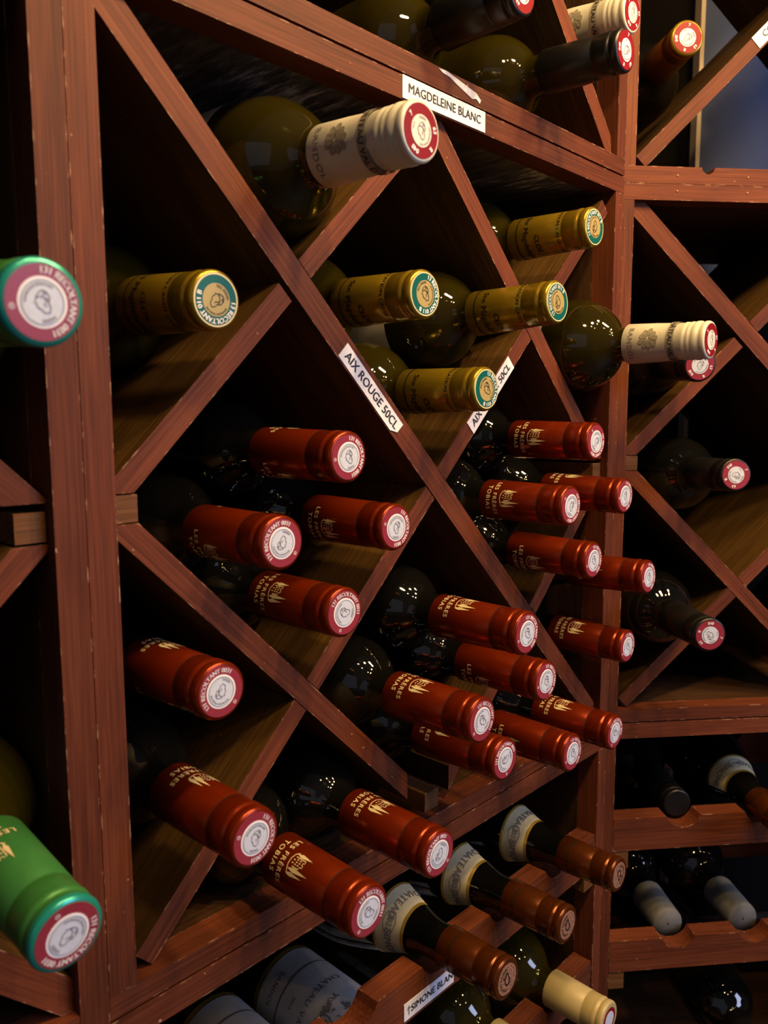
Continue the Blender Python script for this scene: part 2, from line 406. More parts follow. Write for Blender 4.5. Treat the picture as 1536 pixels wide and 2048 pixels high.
RN = 0.0155
low = empty('bottle_cradle_rack', frameA(0, 0, 0))
carcass(low, RN, 0.0163); cradle_rows(low, RN)
tag(low, 'lower wine rack with scalloped rails carrying copper-capped bottles', 'wine rack', 'stained wooden wine racks')
sticker(low, RN, (0.2405, 0.3887), 0, 0.0590, 0.0140, 0.0008, 'SIMONE BLANC', 0.0079, text_dx=0.0060, arrow=True, label='white sticker with an arrow on the scalloped rail')
lowL = copy_tree(low)
for c in children(lowL):
    if c.name.startswith('shelf_label'):
        for g in children(c): bpy.data.objects.remove(g)
        bpy.data.objects.remove(c)
lowL.matrix_world = frameA(-(W + 2 * ST) - .0002, 0, 0)
lowL['label'] = 'scalloped wine rack just showing at the bottom left corner'

midB = empty('wine_rack', frameB(0, 0, Z0 - RB)); carcass(midB, RB, 0.0151); lattice(midB, RB)
tag(midB, 'lattice wine rack on the right past the corner, holding dark bottles', 'wine rack', 'stained wooden wine racks')
topB = empty('wine_rack', frameB(0, 0, Z0 + 0.5331 - 0.0155)); carcass(topB, 0.0155, 0.0151, rail_notch=0.072); lattice(topB, 0.0155, inner=False)
tag(topB, 'upper right wine rack with the slate blue wall showing through', 'wine rack', 'stained wooden wine racks')
sticker(topB, 0.0155, (0.1441, 0.1436), -math.pi / 4, 0.078, 0.0125, REC + .0002, 'CO', 0.0085, text_dx=-0.0225, label='white sticker cut off by the right edge of the picture')
for s in (0.0415, 0.112):
    for rk, z in ((topB, 0.0075), (midB, RB + H + 0.0085)):
        me = lathe('nail', [(0.0011, 0), (0.0010, 0.0004), (0.0004, 0.0006)], 10)
        obj('nail', me, M['brass'], rk, Matrix.Translation((s, 0, z)) @ Matrix.Rotation(math.pi / 2, 4, 'X'))
lowB = copy_tree(low)
for c in children(lowB):
    if c.name.startswith('shelf_label'):
        for g in children(c): bpy.data.objects.remove(g)
        bpy.data.objects.remove(c)
lowB.matrix_world = frameB(0, 0, 0)
lowB['label'] = 'scalloped wine rack at the lower right, its rails nearly level'

# ------------------------------------------------------------------ bottle parts (local +z runs from the base to the top, root at the base)
CAPS = [(0.0, .0134), (.0003, .0142), (.0010, .0149), (.0022, .0152), (.0040, .0152), (.0054, .0149), (.0061, .0143), (.0069, .0143), (.0076, .0149), (.0086, .01535), (.0098, .0154), (.0110, .0152), (.0125, .0150), (.0204, .0151), (.0210, .0147), (.0216, .0152)]
def capsule_mesh(name, clen, rbase, rings=False, scale=1.0):
    p = list(CAPS)
    if rings:
        p = [(0.0, .0136), (.0005, .0147), (.0016, .0152), (.0034, .0152), (.0044, .0146), (.0052, .0144), (.0062, .0146), (.0074, .0155), (.0100, .0156), (.0112, .0149), (.0120, .0147), (.0130, .0153), (.0144, .0154), (.0156, .0147), (.0164, .0147), (.0174, .0153), (.0192, .0153), (.0204, .0147)]
    p = [(x, r * scale) for x, r in p] + [(.5 * (.022 + clen), .5 * (.0153 * scale + rbase)), (clen - .0004, rbase), (clen, rbase - .0003), (clen, rbase - .0012)]
    return lathe(name, [(r, -x) for x, r in p][::-1], 56, cap_start=False, cap_end=True)
def crop_ring(name, z, r, h=.0005): return lathe(name, [(r, z - h), (r + .00008, z - h / 2), (r, z)], 56, cap_start=False, cap_end=False)
def glass_mesh(name, prof): return lathe(name, [(r, z) for r, z in prof], 56, cap_start=False, cap_end=True)
def smooth_prof(pts, n=6):
    out = []
    for i in range(len(pts) - 1):
        p0, p1, p2, p3 = pts[max(i - 1, 0)], pts[i], pts[i + 1], pts[min(i + 2, len(pts) - 1)]
        for k in range(n):
            t = k / n
            out.append(tuple(0.5 * (2 * p1[j] + (p2[j] - p0[j]) * t + (2 * p0[j] - 5 * p1[j] + 4 * p2[j] - p3[j]) * t * t + (3 * p1[j] - p0[j] - 3 * p2[j] + p3[j]) * t ** 3) for j in (0, 1)))
    out.append(pts[-1]); return out
def bottle_profile(L, r, neck, shoulder0, shoulder1, kind='round'):
    base = [(0.001, .016), (r * .55, .007), (r * .8, .0008), (r * .93, .0015), (r * .995, .008), (r, .016)]
    if kind == 'round':
        sh = [(r, L - shoulder1), (r * .985, L - shoulder1 + .25 * (shoulder1 - shoulder0)), (r * .90, L - shoulder1 + .52 * (shoulder1 - shoulder0)), (r * .70, L - shoulder1 + .78 * (shoulder1 - shoulder0)), (neck + .0022, L - shoulder0), (neck, L - shoulder0 + .009)]
    else:
        sh = [(r, L - shoulder1), (r * .95, L - shoulder1 + .2 * (shoulder1 - shoulder0)), (r * .76, L - shoulder1 + .5 * (shoulder1 - shoulder0)), (r * .53, L - shoulder1 + .78 * (shoulder1 - shoulder0)), (neck + .001, L - shoulder0), (neck, L - shoulder0 + .012)]
    return smooth_prof(base) + smooth_prof(sh) + [(neck, L - .012), (neck - .002, L - .008)]

def wrap(v, r, z0, th0, r_slope=0.0, off=0.00018):
    out = []
    for x, y in v:
        R = r + r_slope * y + off; a = th0 + x / r
        out.append((R * math.cos(a), R * math.sin(a), z0 + y))
    return out
def arc(v, R, a0, z=0.0):
    return [((R + y) * math.cos(a0 - x / R), (R + y) * math.sin(a0 - x / R), z) for x, y in v]
def ribbon(pts, w, closed=False):
    v, f = [], []
    n = len(pts)
    for i, (x, y) in enumerate(pts):
        a = pts[i - 1] if (i or closed) else pts[i]; b = pts[(i + 1) % n] if (i < n - 1 or closed) else pts[i]
        dx, dy = b[0] - a[0], b[1] - a[1]; l = math.hypot(dx, dy) or 1
        v += [(x - dy / l * w / 2, y + dx / l * w / 2), (x + dy / l * w / 2, y - dx / l * w / 2)]
    for i in range(n if closed else n - 1):
        j = (i + 1) % n; f.append((2 * i, 2 * i + 1, 2 * j + 1, 2 * j))
    return v, f
def merge(parts):
    V, F = [], []
    for v, f in parts:
        k = len(V); V += v; F += [tuple(i + k for i in q) for q in f]
    return V, F
def disc(name, r, z, r0=0.0, n=40, th=0.00012):
    return lathe(name, ([(max(r0, 1e-5), z - .0006), (max(r0, 1e-5), z), (r, z), (r, z - .0006)] if r0 else [(1e-5, z), (r * .6, z), (r, z), (r, z - .0006)]), n, smooth=False, cap_start=False, cap_end=False)

def head_emblem(s):
    """little stamped profile head in a soft cap, drawn in strokes"""
    face = [(-.2, .8), (-.45, .55), (-.5, .3), (-.68, .08), (-.5, 0), (-.52, -.2), (-.42, -.42), (-.2, -.5), (-.05, -.8), (.4, -.85), (.55, -.5), (.45, -.1), (.62, .3), (.45, .75), (.1, .95), (-.2, .8)]
    hair = [(.45, .2), (.2, .3), (.3, 0), (.1, -.1), (.2, -.35)]
    brim = [(-.5, .42), (-.1, .5), (.2, .35), (.5, .05)]
    cock = [(.15, .75), (.32, .85), (.4, .65), (.24, .55), (.15, .75)]
    parts = [ribbon([(x * s, y * s) for x, y in p], s * .09) for p in (face, hair, brim, cock)]
    return merge(parts)
def ringtext(txt, R, size, a0, bold=0.02, spacing=1.0):
    v, f = text_poly(txt, size, bold, spacing); return arc(v, R, a0), f

# seal lettering, shared by all bottles of a kind
def seal_set(kind):
    d = {}
    if kind in ('red', 'green', 'black'):
        parts = [ringtext('131 RECOLTANT 0031', .0109, .0033, 0.0, .03, 1.0)]
        v, f = text_poly('R', .0013); parts.append(([(x - .0109, y, 0) for x, y in v], f))
        v, f = ribbon([(-.0109 + .0009 * math.cos(i * .5236), .0009 * math.sin(i * .5236)) for i in range(12)], .00022, True); parts.append(([(x, y, 0) for x, y in v], f))
        d['txt'] = mesh_of('seal_lettering', *merge(parts))
        inner = [ringtext('REPUBLIQUE FRANCAISE', .0062, .00125, 1.9, .015), ringtext('DGDDI', .0062, .0016, -1.4, .02)]
        v, f = head_emblem(.0044); inner.append(([(x, y, 0) for x, y in v], f))
        v, f = ribbon([(.0075 * math.cos(i * .1745), .0075 * math.sin(i * .1745)) for i in range(36)], .00022, True); inner.append(([(x, y, 0) for x, y in v], f))
        d['mark'] = mesh_of('seal_emblem', *merge(inner))
    elif kind == 'gold':
        d['txt'] = mesh_of('seal_lettering', *ringtext('13 RECOLTANT 011 B', .0104, .0038, -.6, .03, 1.0))
        inner = [ringtext('REPUBLIQUE FRANCAISE', .0070, .0013, -.4, .015), ringtext('75CL DGDDI', .0069, .0018, 2.0, .02)]
        v, f = head_emblem(.0050); inner.append(([(x, y, 0) for x, y in v], f))
        d['mark'] = mesh_of('seal_emblem', *merge(inner))
    elif kind == 'white':
        parts = [ringtext(t, .0105, .0036, a, .035) for t, a in (('63', .25), ('R', -.75), ('048', -2.0), ('7', 2.5))]
        d['txt'] = mesh_of('seal_lettering', *merge(parts))
        inner = [ringtext('REPUBLIQUE FRANCAISE', .0064, .0013, -.6, .015), ringtext('DGDDI', .0064, .0016, 1.5, .02), ringtext('75 CL', .0064, .0014, 2.9, .02)]
        v, f = head_emblem(.0046); inner.append(([(x, y, 0) for x, y in v], f))
        d['mark'] = mesh_of('seal_emblem', *merge(inner))
    else:
        v, f = text_poly('CS', .009, .03)
        p2 = [([(x, y, 0) for x, y in v], f), ringtext('CHATEAU SIMONE', .0078, .0026, 1.2, .03, 1.1)]
        d['txt'] = mesh_of('seal_lettering', *merge(p2))
    return d
SEALS = {k: seal_set(k) for k in ('red', 'gold', 'white', 'copper')}

def castle():
    """three pointed cypresses round a small crenellated castle"""
    def leaf(x0, w, y0, h): return [(x0, y0), (x0 + w * .5, y0 + h * .3), (x0 + w * .28, y0 + h * .62), (x0, y0 + h), (x0 - w * .28, y0 + h * .62), (x0 - w * .5, y0 + h * .3)]
    P = []
    for x0, w, y0, h in ((-4.6, 2.0, 2.2, 10.6), (3.0, 2.2, .6, 14.4), (5.2, 1.9, .4, 11.6)):
        l = leaf(x0, w, y0, h); P.append((l, [tuple(range(6))]))
    P.append(ribbon([(-5.4, 3.0), (-4.0, 1.2), (-1.5, .2), (1.2, .1), (3.6, .6), (5.6, 1.6), (6.0, 4.0)], .55))
    P.append(ribbon([(-3.2, 2.6), (-3.2, 9.4), (-2.0, 9.4), (-2.0, 8.4), (-.8, 8.4), (-.8, 9.2), (.4, 9.2), (.4, 7.6), (1.6, 7.6), (1.6, 3.0)], .5))
    for wx, wy in ((-2.2, 6.6), (-1.0, 6.6), (.2, 6.2), (-2.2, 4.6), (-1.0, 4.6), (.2, 4.4), (-1.6, 2.6), (0, 2.4)):
        P.append(([(wx - .3, wy - .5), (wx + .3, wy - .5), (wx + .3, wy + .5), (wx - .3, wy + .5)], [(0, 1, 2, 3)]))
    v, f = merge(P); return [(x * .00118, y * .00118) for x, y in v], f
def petals():
    P = []
    for k in range(9):
        a = k * 2 * math.pi / 9 + .2; rr = .0064 + .0008 * ((k * 5) % 3 - 1); L = .0046
        c = (rr * .62 * math.cos(a), rr * .62 * math.sin(a)); pts = []
        for i in range(10):
            b = i * 2 * math.pi / 10; x, y = L * .62 * math.cos(b), .00165 * math.sin(b) * (1.15 if math.cos(b) > 0 else .6)
            pts.append((c[0] + x * math.cos(a) - y * math.sin(a), c[1] + x * math.sin(a) + y * math.cos(a)))
        P.append((pts, [tuple(range(10))]))
    return merge(P)

KIND = {}
def add_meshes():
    # brick-red half-litre bottles
    L = 0.262
    KIND['red'] = dict(L=L, cap=capsule_mesh('capsule', .074, .0160), glass=glass_mesh('bottle_glass', bottle_profile(L, .0334, .0141, .088, .124)),
                       slim=glass_mesh('bottle_glass', bottle_profile(L, .0262, .0141, .088, .124)), m=('red', 'black_glass'), clen=.074)
    v1, f1 = text_poly('LES FRÈRES', .0050, .022, 1.2); v2, f2 = text_poly('TOBIAS', .0050, .022, 1.25)
    zb = -.074
    KIND['red']['txt'] = mesh_of('capsule_lettering', *merge([(wrap(v1, .0158, zb + .0150, 0), f1), (wrap(v2, .0159, zb + .0090, 0), f2)]))
    v, f = castle(); KIND['red']['emblem'] = mesh_of('castle_emblem', wrap(v, .0157, zb + .0200, 0, -.01), f)
    KIND['red']['crease'] = crop_ring('crease', -.0204, .01525, .0007)
    # gold bottles
    L = 0.300
    KIND['gold'] = dict(L=L, cap=capsule_mesh('capsule', .070, .0166), glass=glass_mesh('bottle_glass', bottle_profile(L, .0392, .0141, .080, .122)), m=('gold', 'olive_glass'), clen=.070)
    P = []
    for t, z, s, a0, sh in (('CLOS', -.0425, .0060, .25, .2), ('Ste Magdeleine', -.0525, .0068, 0, .1), ('APPELLATION CASSIS CONTRÔLÉE', -.0238, .0042, 0, 0)):
        v, f = text_poly(t, s, .022, 1.05, sh); P.append((wrap(v, .0151 if z > -.03 else .0161, z, a0, off=.0003), f))
    KIND['gold']['txt'] = mesh_of('capsule_lettering', *merge(P))
    KIND['gold']['rings'] = [crop_ring('printed_ring', z, r, h) for z, r, h in ((-.0192, .0146, .0006), (-.0275, .0152, .0005), (-.0605, .0166, .0013))]
    # cream bottles
    L = 0.305
    KIND['white'] = dict(L=L, cap=capsule_mesh('capsule', .069, .0168, rings=True), glass=glass_mesh('bottle_glass', bottle_profile(L, .0418, .0141, .079, .128)), m=('white', 'olive_glass'), clen=.069)
    P = []
    v, f = text_poly('BANDOL', .0062, .004, 1.25); P.append((wrap(v, .0167, -.0615, .15, off=.0003), f))
    KIND['white']['txt2'] = mesh_of('capsule_lettering', *merge(P))
    v, f = text_poly("CHÂTEAU VAL D'ARENC", .0056, .018, 1.0); KIND['white']['txt'] = mesh_of('capsule_lettering', wrap(v, .0158, -.0275, .62, off=.00045), f)
    v, f = petals(); KIND['white']['emblem'] = mesh_of('leaf_rosette', wrap([(x * 1.25, y * 1.25) for x, y in v], .0164, -.0455, -.1, -.02, off=.0003), f)
    KIND['white']['band'] = lathe('grey_band', [(.0161, -.0305), (.0158, -.0245)], 56, cap_start=False, cap_end=False)
    # green bottles
    KIND['green'] = dict(L=.300, cap=capsule_mesh('capsule', .074, .0172, scale=1.0), glass=glass_mesh('bottle_glass', bottle_profile(.300, .0392, .0141, .084, .126)), m=('green', 'olive_glass'), clen=.074)
    KIND['green']['txt'] = mesh_of('capsule_lettering', *merge([(wrap(v1, .0169, zb + .0148, 0), f1), (wrap(v2, .0171, zb + .0092, 0), f2)]))
    v, f = castle(); KIND['green']['emblem'] = mesh_of('castle_emblem', wrap(v, .0166, zb + .0195, 0, -.045), f)
    # copper bottles with sloping shoulders
    L = 0.300
    KIND['copper'] = dict(L=L, cap=capsule_mesh('capsule', .055, .0158), glass=glass_mesh('bottle_glass', bottle_profile(L, .0405, .0141, .074, .168, 'slope')), m=('copper', 'black_glass'), clen=.055)
    v, f = text_poly('Château Simone', .0052, .01, 1.05, .15); KIND['copper']['txt'] = mesh_of('capsule_lettering', wrap(v, .0157, -.043, 0), f)
    # neck label follows the sloping shoulder
    prof = bottle_profile(L, .0405, .0141, .074, .168, 'slope')
    def rad(z):
        for i in range(len(prof) - 1):
            (r0, z0), (r1, z1) = prof[i], prof[i + 1]
            if z1 > z0 and z0 <= z <= z1: return r0 + (r1 - r0) * (z - z0) / (z1 - z0)
        return .0141
    KIND['copper']['rad'] = rad
    def band(name, xa, xb, t, off):
        n = 8; return lathe(name, [(rad(L - (xa + (xb - xa) * i / n)) + off, -(xa + (xb - xa) * i / n)) for i in range(n + 1)], 40, cap_start=False, cap_end=False, t0=-t, t1=t)
    KIND['copper']['label'] = band('neck_label', .0860, .1085, 1.75, .0005)
    KIND['copper']['edges'] = [band('gold_edge', .0848, .0872, 1.76, .0007), band('gold_edge', .1072, .1092, 1.76, .0007)]
    P = []
    for t, a0, s in (('CHATEAU', -.98, .0078), ('SIMONE', .92, .0082), ('2022', 0.0, .0062)):
        v, f = text_poly(t, s, .02, 1.1); R0 = rad(L - .0972)
        P.append(([((rad(L - .0972 + y) + .0010) * math.cos(a0 + x / R0), (rad(L - .0972 + y) + .0010) * math.sin(a0 + x / R0), -.0972 + y) for x, y in v], f))
    ov = ribbon([(.0085 * math.cos(i * .314), .0048 * math.sin(i * .314)) for i in range(20)], .0006, True)
    P.append(([((rad(L - .0972 + y) + .0010) * math.cos(x / R0), (rad(L - .0972 + y) + .0010) * math.sin(x / R0), -.0972 + y) for x, y in ov[0]], ov[1]))
    KIND['copper']['ltxt'] = mesh_of('label_lettering', *merge(P))
    # plain kinds
    KIND['cream'] = dict(L=.300, cap=capsule_mesh('capsule', .060, .0170, scale=1.06), glass=glass_mesh('bottle_glass', bottle_profile(.300, .0385, .0141, .072, .118)), m=('cream', 'olive_glass'), clen=.060)
    KIND['black'] = dict(L=.300, cap=capsule_mesh('capsule', .066, .0166), glass=glass_mesh('bottle_glass', bottle_profile(.300, .0385, .0141, .080, .122)), m=('blackfoil', 'black_glass'), clen=.066)
    KIND['blackolive'] = dict(KIND['black'], glass=glass_mesh('bottle_glass', bottle_profile(.300, .0385, .0141, .080, .122)), cap=capsule_mesh('capsule', .066, .0166), m=('blackfoil', 'olive_glass'))
    KIND['amber'] = dict(L=.300, cap=capsule_mesh('capsule', .062, .0166), glass=glass_mesh('bottle_glass', bottle_profile(.300, .0385, .0141, .074, .118)), m=('amber', 'black_glass'), clen=.062)
add_meshes()

SEALMESH = dict(ring=disc('seal', .0131, .00025), ring_t=disc('seal', .0125, .00032), ring_s=disc('seal', .0112, .00022), centre=disc('seal_centre', .0078, .00042), centre_g=disc('seal_centre', .0083, .00042), white_ring=disc('seal_edge', .0088, .00034),
                gold_edge=disc('seal_edge', .0134, .00020), copper=disc('seal', .0112, .0002))
RIM = lathe('coloured_rim', [(.0128, .0001), (.0144, -.0002), (.0151, -.0010), (.0154, -.0022), (.0152, -.0036)], 56, cap_start=False, cap_end=False)

def rotz(a, z=0.0): return Matrix.Translation((0, 0, z)) @ Matrix.Rotation(a, 4, 'Z')
def build_bottle(kind, phi=0.0, seal_rot=0.0, slim=False, seal=None, emblem=True):
    """phi in degrees: 0 = print faces up, 90 = print faces the aisle side"""
    k = KIND[kind]; L = k['L']; ph = math.radians(phi)
    root = empty('wine_bottle', Matrix.Identity(4))
    obj('bottle_glass', k['slim'] if slim else k['glass'], M[k['m'][1]], root, Matrix.Identity(4))
    cap = obj('capsule', k['cap'], M[k['m'][0]], root, rotz(0, L))
    def sub(n, me, mat, mx=None): return obj(n, me, M[mat], cap, mx or Matrix.Identity(4))
    def seal_parts(ring, ringm, centre, centrem, tset, tm, em, edge=None):
        if edge: sub('seal_edge', *edge)
        sub('seal', ring, ringm); 
        if centre: sub('seal_centre', centre, centrem)
        t = SEALS[tset]
        sub('seal_lettering', t['txt'], tm, rotz(seal_rot, .00050))
        if 'mark' in t: sub('seal_emblem', t['mark'], em, rotz(seal_rot, .00058))
    if kind == 'red':
        sub('seal', SEALMESH['ring'], 'seal_mauve'); sub('seal_edge', SEALMESH['white_ring'], 'ink_white'); 
        sub('seal_centre', KIND['red'].setdefault('ctr', disc('seal_centre', .0080, .00045)), 'seal_pale')
        sub('seal_lettering', SEALS['red']['txt'], 'ink_white', rotz(seal_rot, .00042)); sub('seal_emblem', SEALS['red']['mark'], 'ink_grey', rotz(seal_rot, .00062))
        for d in (0, math.pi):
            sub('capsule_lettering', k['txt'], 'ink_gold', rotz(ph + d)); sub('castle_emblem', k['emblem'], 'ink_gold', rotz(ph + d))
        sub('crease', k['crease'], 'crease')
    elif kind == 'gold':
        obj('body_label', k.setdefault('bl', lathe('body_label', [(.0396, .045), (.0396, .168)], 40, cap_start=False, cap_end=False, t0=-1.5, t1=1.5)), M['paper_white'], root, rotz(ph))
        seal_parts(SEALMESH['ring_t'], 'seal_teal', SEALMESH['centre_g'], 'seal_gold', 'gold', 'ink_white', 'ink_olive', (SEALMESH['gold_edge'], 'seal_rimcream'))
        sub('capsule_lettering', k['txt'], 'ink_olive', rotz(ph))
        for r in k['rings']: sub('printed_ring', r, 'ink_olive')
    elif kind == 'white':
        obj('body_label', k.setdefault('bl', lathe('body_label', [(.0422, .045), (.0422, .172)], 40, cap_start=False, cap_end=False, t0=-1.6, t1=1.6)), M['paper_white'], root, rotz(ph))
        seal_parts(SEALMESH['ring'], 'seal_red', SEALMESH['centre'], 'seal_white', 'white', 'ink_white', 'ink_grey')
        sub('grey_band', k['band'], 'whitebar'); sub('capsule_lettering', k['txt'], 'ink_dark', rotz(ph)); sub('capsule_lettering', k['txt2'], 'ink_grey', rotz(ph))
        sub('leaf_rosette', k['emblem'], 'whitebar', rotz(ph))
    elif kind == 'green':
        sub('coloured_rim', RIM, 'teal_rim')
        sub('seal', SEALMESH['ring'], 'seal_mauve'); sub('seal_edge', SEALMESH['white_ring'], 'ink_white'); sub('seal_centre', KIND['red']['ctr'], 'seal_pale')
        sub('seal_lettering', SEALS['red']['txt'], 'ink_white', rotz(seal_rot, .00042)); sub('seal_emblem', SEALS['red']['mark'], 'ink_grey', rotz(seal_rot, .00062))
        sub('capsule_lettering', k['txt'], 'ink_gold', rotz(ph)); sub('castle_emblem', k['emblem'], 'ink_gold', rotz(ph))
    elif kind == 'copper':
        sub('seal', SEALMESH['copper'], 'seal_copper'); sub('seal_lettering', SEALS['copper']['txt'], 'ink_olive', rotz(seal_rot, .00035))
        sub('capsule_lettering', k['txt'], 'ink_olive', rotz(ph))
        lab = obj('neck_label', k['label'], M['paper'], root, rotz(ph, L))
        for e in k['edges']: obj('gold_edge', e, M['paper_gold'], lab, Matrix.Identity(4))
        obj('label_lettering', k['ltxt'], M['ink_grey'], lab, Matrix.Identity(4))
    elif kind == 'amber': sub('coloured_rim', RIM, 'gold')
    if kind == 'cream':
        sub('seal', SEALMESH['ring_s'], 'seal_red'); sub('seal_centre', SEALMESH['centre'], 'seal_pale')
    if kind in ('black', 'blackolive', 'amber') and seal:
        sub('seal', SEALMESH['ring'], seal); sub('seal_centre', SEALMESH['centre'], 'seal_pale')
        sub('seal_lettering', SEALS['white']['txt'], 'ink_white', rotz(seal_rot, .00050)); sub('seal_emblem', SEALS['white']['mark'], 'ink_grey', rotz(seal_rot, .00058))
    return root

def place(root, fr, L, cap, body):
    """cap = (u, protrusion, v) of the top; body = (u, v) of the axis 0.15 m inside the rack front"""
    F = fr(0, 0, Z0)
    pc = F @ Vector((cap[0], -cap[1], cap[2])); pb = F @ Vector((body[0], 0.15, body[1]))
    zax = (pc - pb).normalized(); up = Vector((0, 0, 1)); xax = (up - zax * up.dot(zax)).normalized(); yax = zax.cross(xax)
    o = pc - zax * L
    root.matrix_world = Matrix(((xax.x, yax.x, zax.x, o.x), (xax.y, yax.y, zax.y, o.y), (xax.z, yax.z, zax.z, o.z), (0, 0, 0, 1)))

# name: frame, kind, (u, protrusion, v of the cap), (u, v of the body axis), print angle, label
A, B = frameA, frameB
BOTTLES = [
 (A, 'red', (.1280, .0314, .2754), (.1260, .2776), -18, 'topmost red-capped bottle in the left diamond, under the first slanted sticker'),
 (A, 'red', (.0784, .0307, .2308), (.0784, .2296), 128, 'red-capped bottle at the left of the four in the left diamond'),
 (A, 'red', (.1776, .0229, .2283), (.1760, .2296), 105, 'red-capped bottle at the right of the four in the left diamond'),
 (A, 'red', (.1264, .0285, .1831), (.1260, .1812), 58, 'lowest red-capped bottle of the four in the left diamond'),
 (A, 'red', (.0352, .0329, .1595), (.0336, .1560), -12, 'red-capped bottle beside the left post, lying above another'),
 (A, 'red', (.0360, .0577, .0895), (.0340, .0884), -10, 'red-capped bottle jutting over the low slanted board beside the left post'),
 (A, 'red', (.0944, .0792, .0312), (.0944, .0338), 42, 'nearest red-capped bottle, overhanging the bottom rail in front of the paper-labelled bottle'),
 (A, 'red', (.1624, .0725, .0329), (.1624, .0338), 8, 'red-capped bottle on the rack floor pointing at the copper-capped bottles'),
 (A, 'red', (.2512, .0747, .1536), (.2504, .1520), 22, 'uppermost red-capped bottle of the bottom diamond'),
 (A, 'red', (.2960, .0626, .1064), (.2984, .1040), 128, 'red-capped bottle at the right of the bottom diamond'),
 (A, 'red', (.2064, .0713, .1048), (.2032, .1040), 22, 'red-capped bottle at the left of the bottom diamond'),
 (A, 'red', (.2512, .0586, .0598), (.2504, .0566), 30, 'lowest red-capped bottle of the bottom diamond, half under its neighbour'),
 (A, 'red', (.3424, .0594, .0353), (.3440, .0338), 100, 'red-capped bottle on the rack floor, second from the corner post'),
 (A, 'red', (.4112, .0601, .0315), (.4096, .0338), 22, 'red-capped bottle on the rack floor nearest the corner post'),
 (A, 'red*', (.4640, .0429, .0918), (.4656, .0920), 42, 'red-capped bottle alone in front of the corner post above the floor row'),
 (A, 'red*', (.4680, .0584, .1573), (.4690, .1500), 60, 'red-capped bottle crossing the corner post, tucked behind another red cap'),
 (A, 'red', (.3792, .0527, .1834), (.3784, .1844), 115, 'lowest red-capped bottle of the right diamond'),
 (A, 'red', (.3312, .0590, .2320), (.3304, .2324), 76, 'red-capped bottle at the left of the right diamond'),
 (A, 'red', (.4288, .0531, .2319), (.4272, .2324), 5, 'red-capped bottle at the right of the right diamond, crossing the post'),
 (A, 'red', (.3784, .0523, .2788), (.3784, .2808), 78, 'topmost red-capped bottle of the right diamond'),
 (A, 'gold', (.0488, .0184, .3573), (.0448, .3660), 85, 'gold-capped bottle beside the left post with a teal seal'),
 (A, 'gold', (.1936, .0329, .3744), (.1944, .3776), 118, 'gold-capped bottle at the left of the three in the top diamond'),
 (A, 'gold', (.3792, .0453, .4436), (.3792, .4448), 108, 'gold-capped bottle high up near the corner post'),
 (A, 'gold', (.3072, .0581, .3785), (.3080, .3735), 118, 'gold-capped bottle at the right of the three in the top diamond'),
 (A, 'gold', (.2544, .0363, .3173), (.2540, .3168), 122, 'lowest gold-capped bottle of the three, beside the slanted sticker'),
 (A, 'white', (.1280, .0864, .4418), (.1248, .4512), 92, 'large cream-capped bottle lying under the top rail sticker'),
 (A, 'white', (.4552, .1088, .3588), (.4552, .3632), 86, 'cream-capped bottle jutting past the corner post'),
 (A, 'green', (-.0672, .0836, .3378), (-.0756, .3560), 100, 'green-capped bottle at the left edge, its seal overlapping the post'),
 (A, 'green', (-.0656, .0716, .0961), (-.0720, .1136), 30, 'green-capped bottle at the lower left pointing down to the right'),
 (A, 'blackolive', (.3760, .0685, .5639), (.3744, .5740), 60, 'black-capped bottle with a red seal in the upper rack, below a cream cap'),
 (A, 'white', (.4568, .0314, .6298), (.4568, .6440), 95, 'cream-capped bottle at the top of the picture in the upper rack'),
 (A, 'blackolive', (.2720, .0483, .5734), (.2720, .5745), 60, 'black-capped bottle with pale olive shoulders at the top edge'),
 (A, 'copper', (.4260, .0609, -.1041), (.4260, -.1085), 62, 'copper-capped bottle with a cream neck label, nearest the corner post'),
 (A, 'copper', (.3380, .0615, -.1071), (.3380, -.1105), 78, 'copper-capped bottle with a cream neck label, middle of the three'),
 (A, 'copper', (.2510, .0635, -.1045), (.2510, -.1095), 62, 'nearest copper-capped bottle, its neck label reading 2022'),
 (A, 'cream', (.4260, .0562, -.2468), (.4260, -.2480), 0, 'pale yellow capped bottle at the bottom edge of the picture'),
 (B, 'black', (.0400, .0614, .3441), (.0440, .3640), 60, 'dark bottle whose pink seal peeks out under the jutting cream cap'),
 (B, 'black', (.0784, .0631, .2449), (.0800, .2330), 60, 'dark bottle with a pink seal near the right edge, halfway up'),
 (B, 'black', (.0400, .1005, .1061), (.0420, .1000), 60, 'dark bottle with a pink seal pointing down, low in the right rack'),
 (B, 'amber', (.0360, .0200, .6387), (.0420, .6440), 60, 'amber-capped bottle in the upper right rack'),
]
KEEP = {}
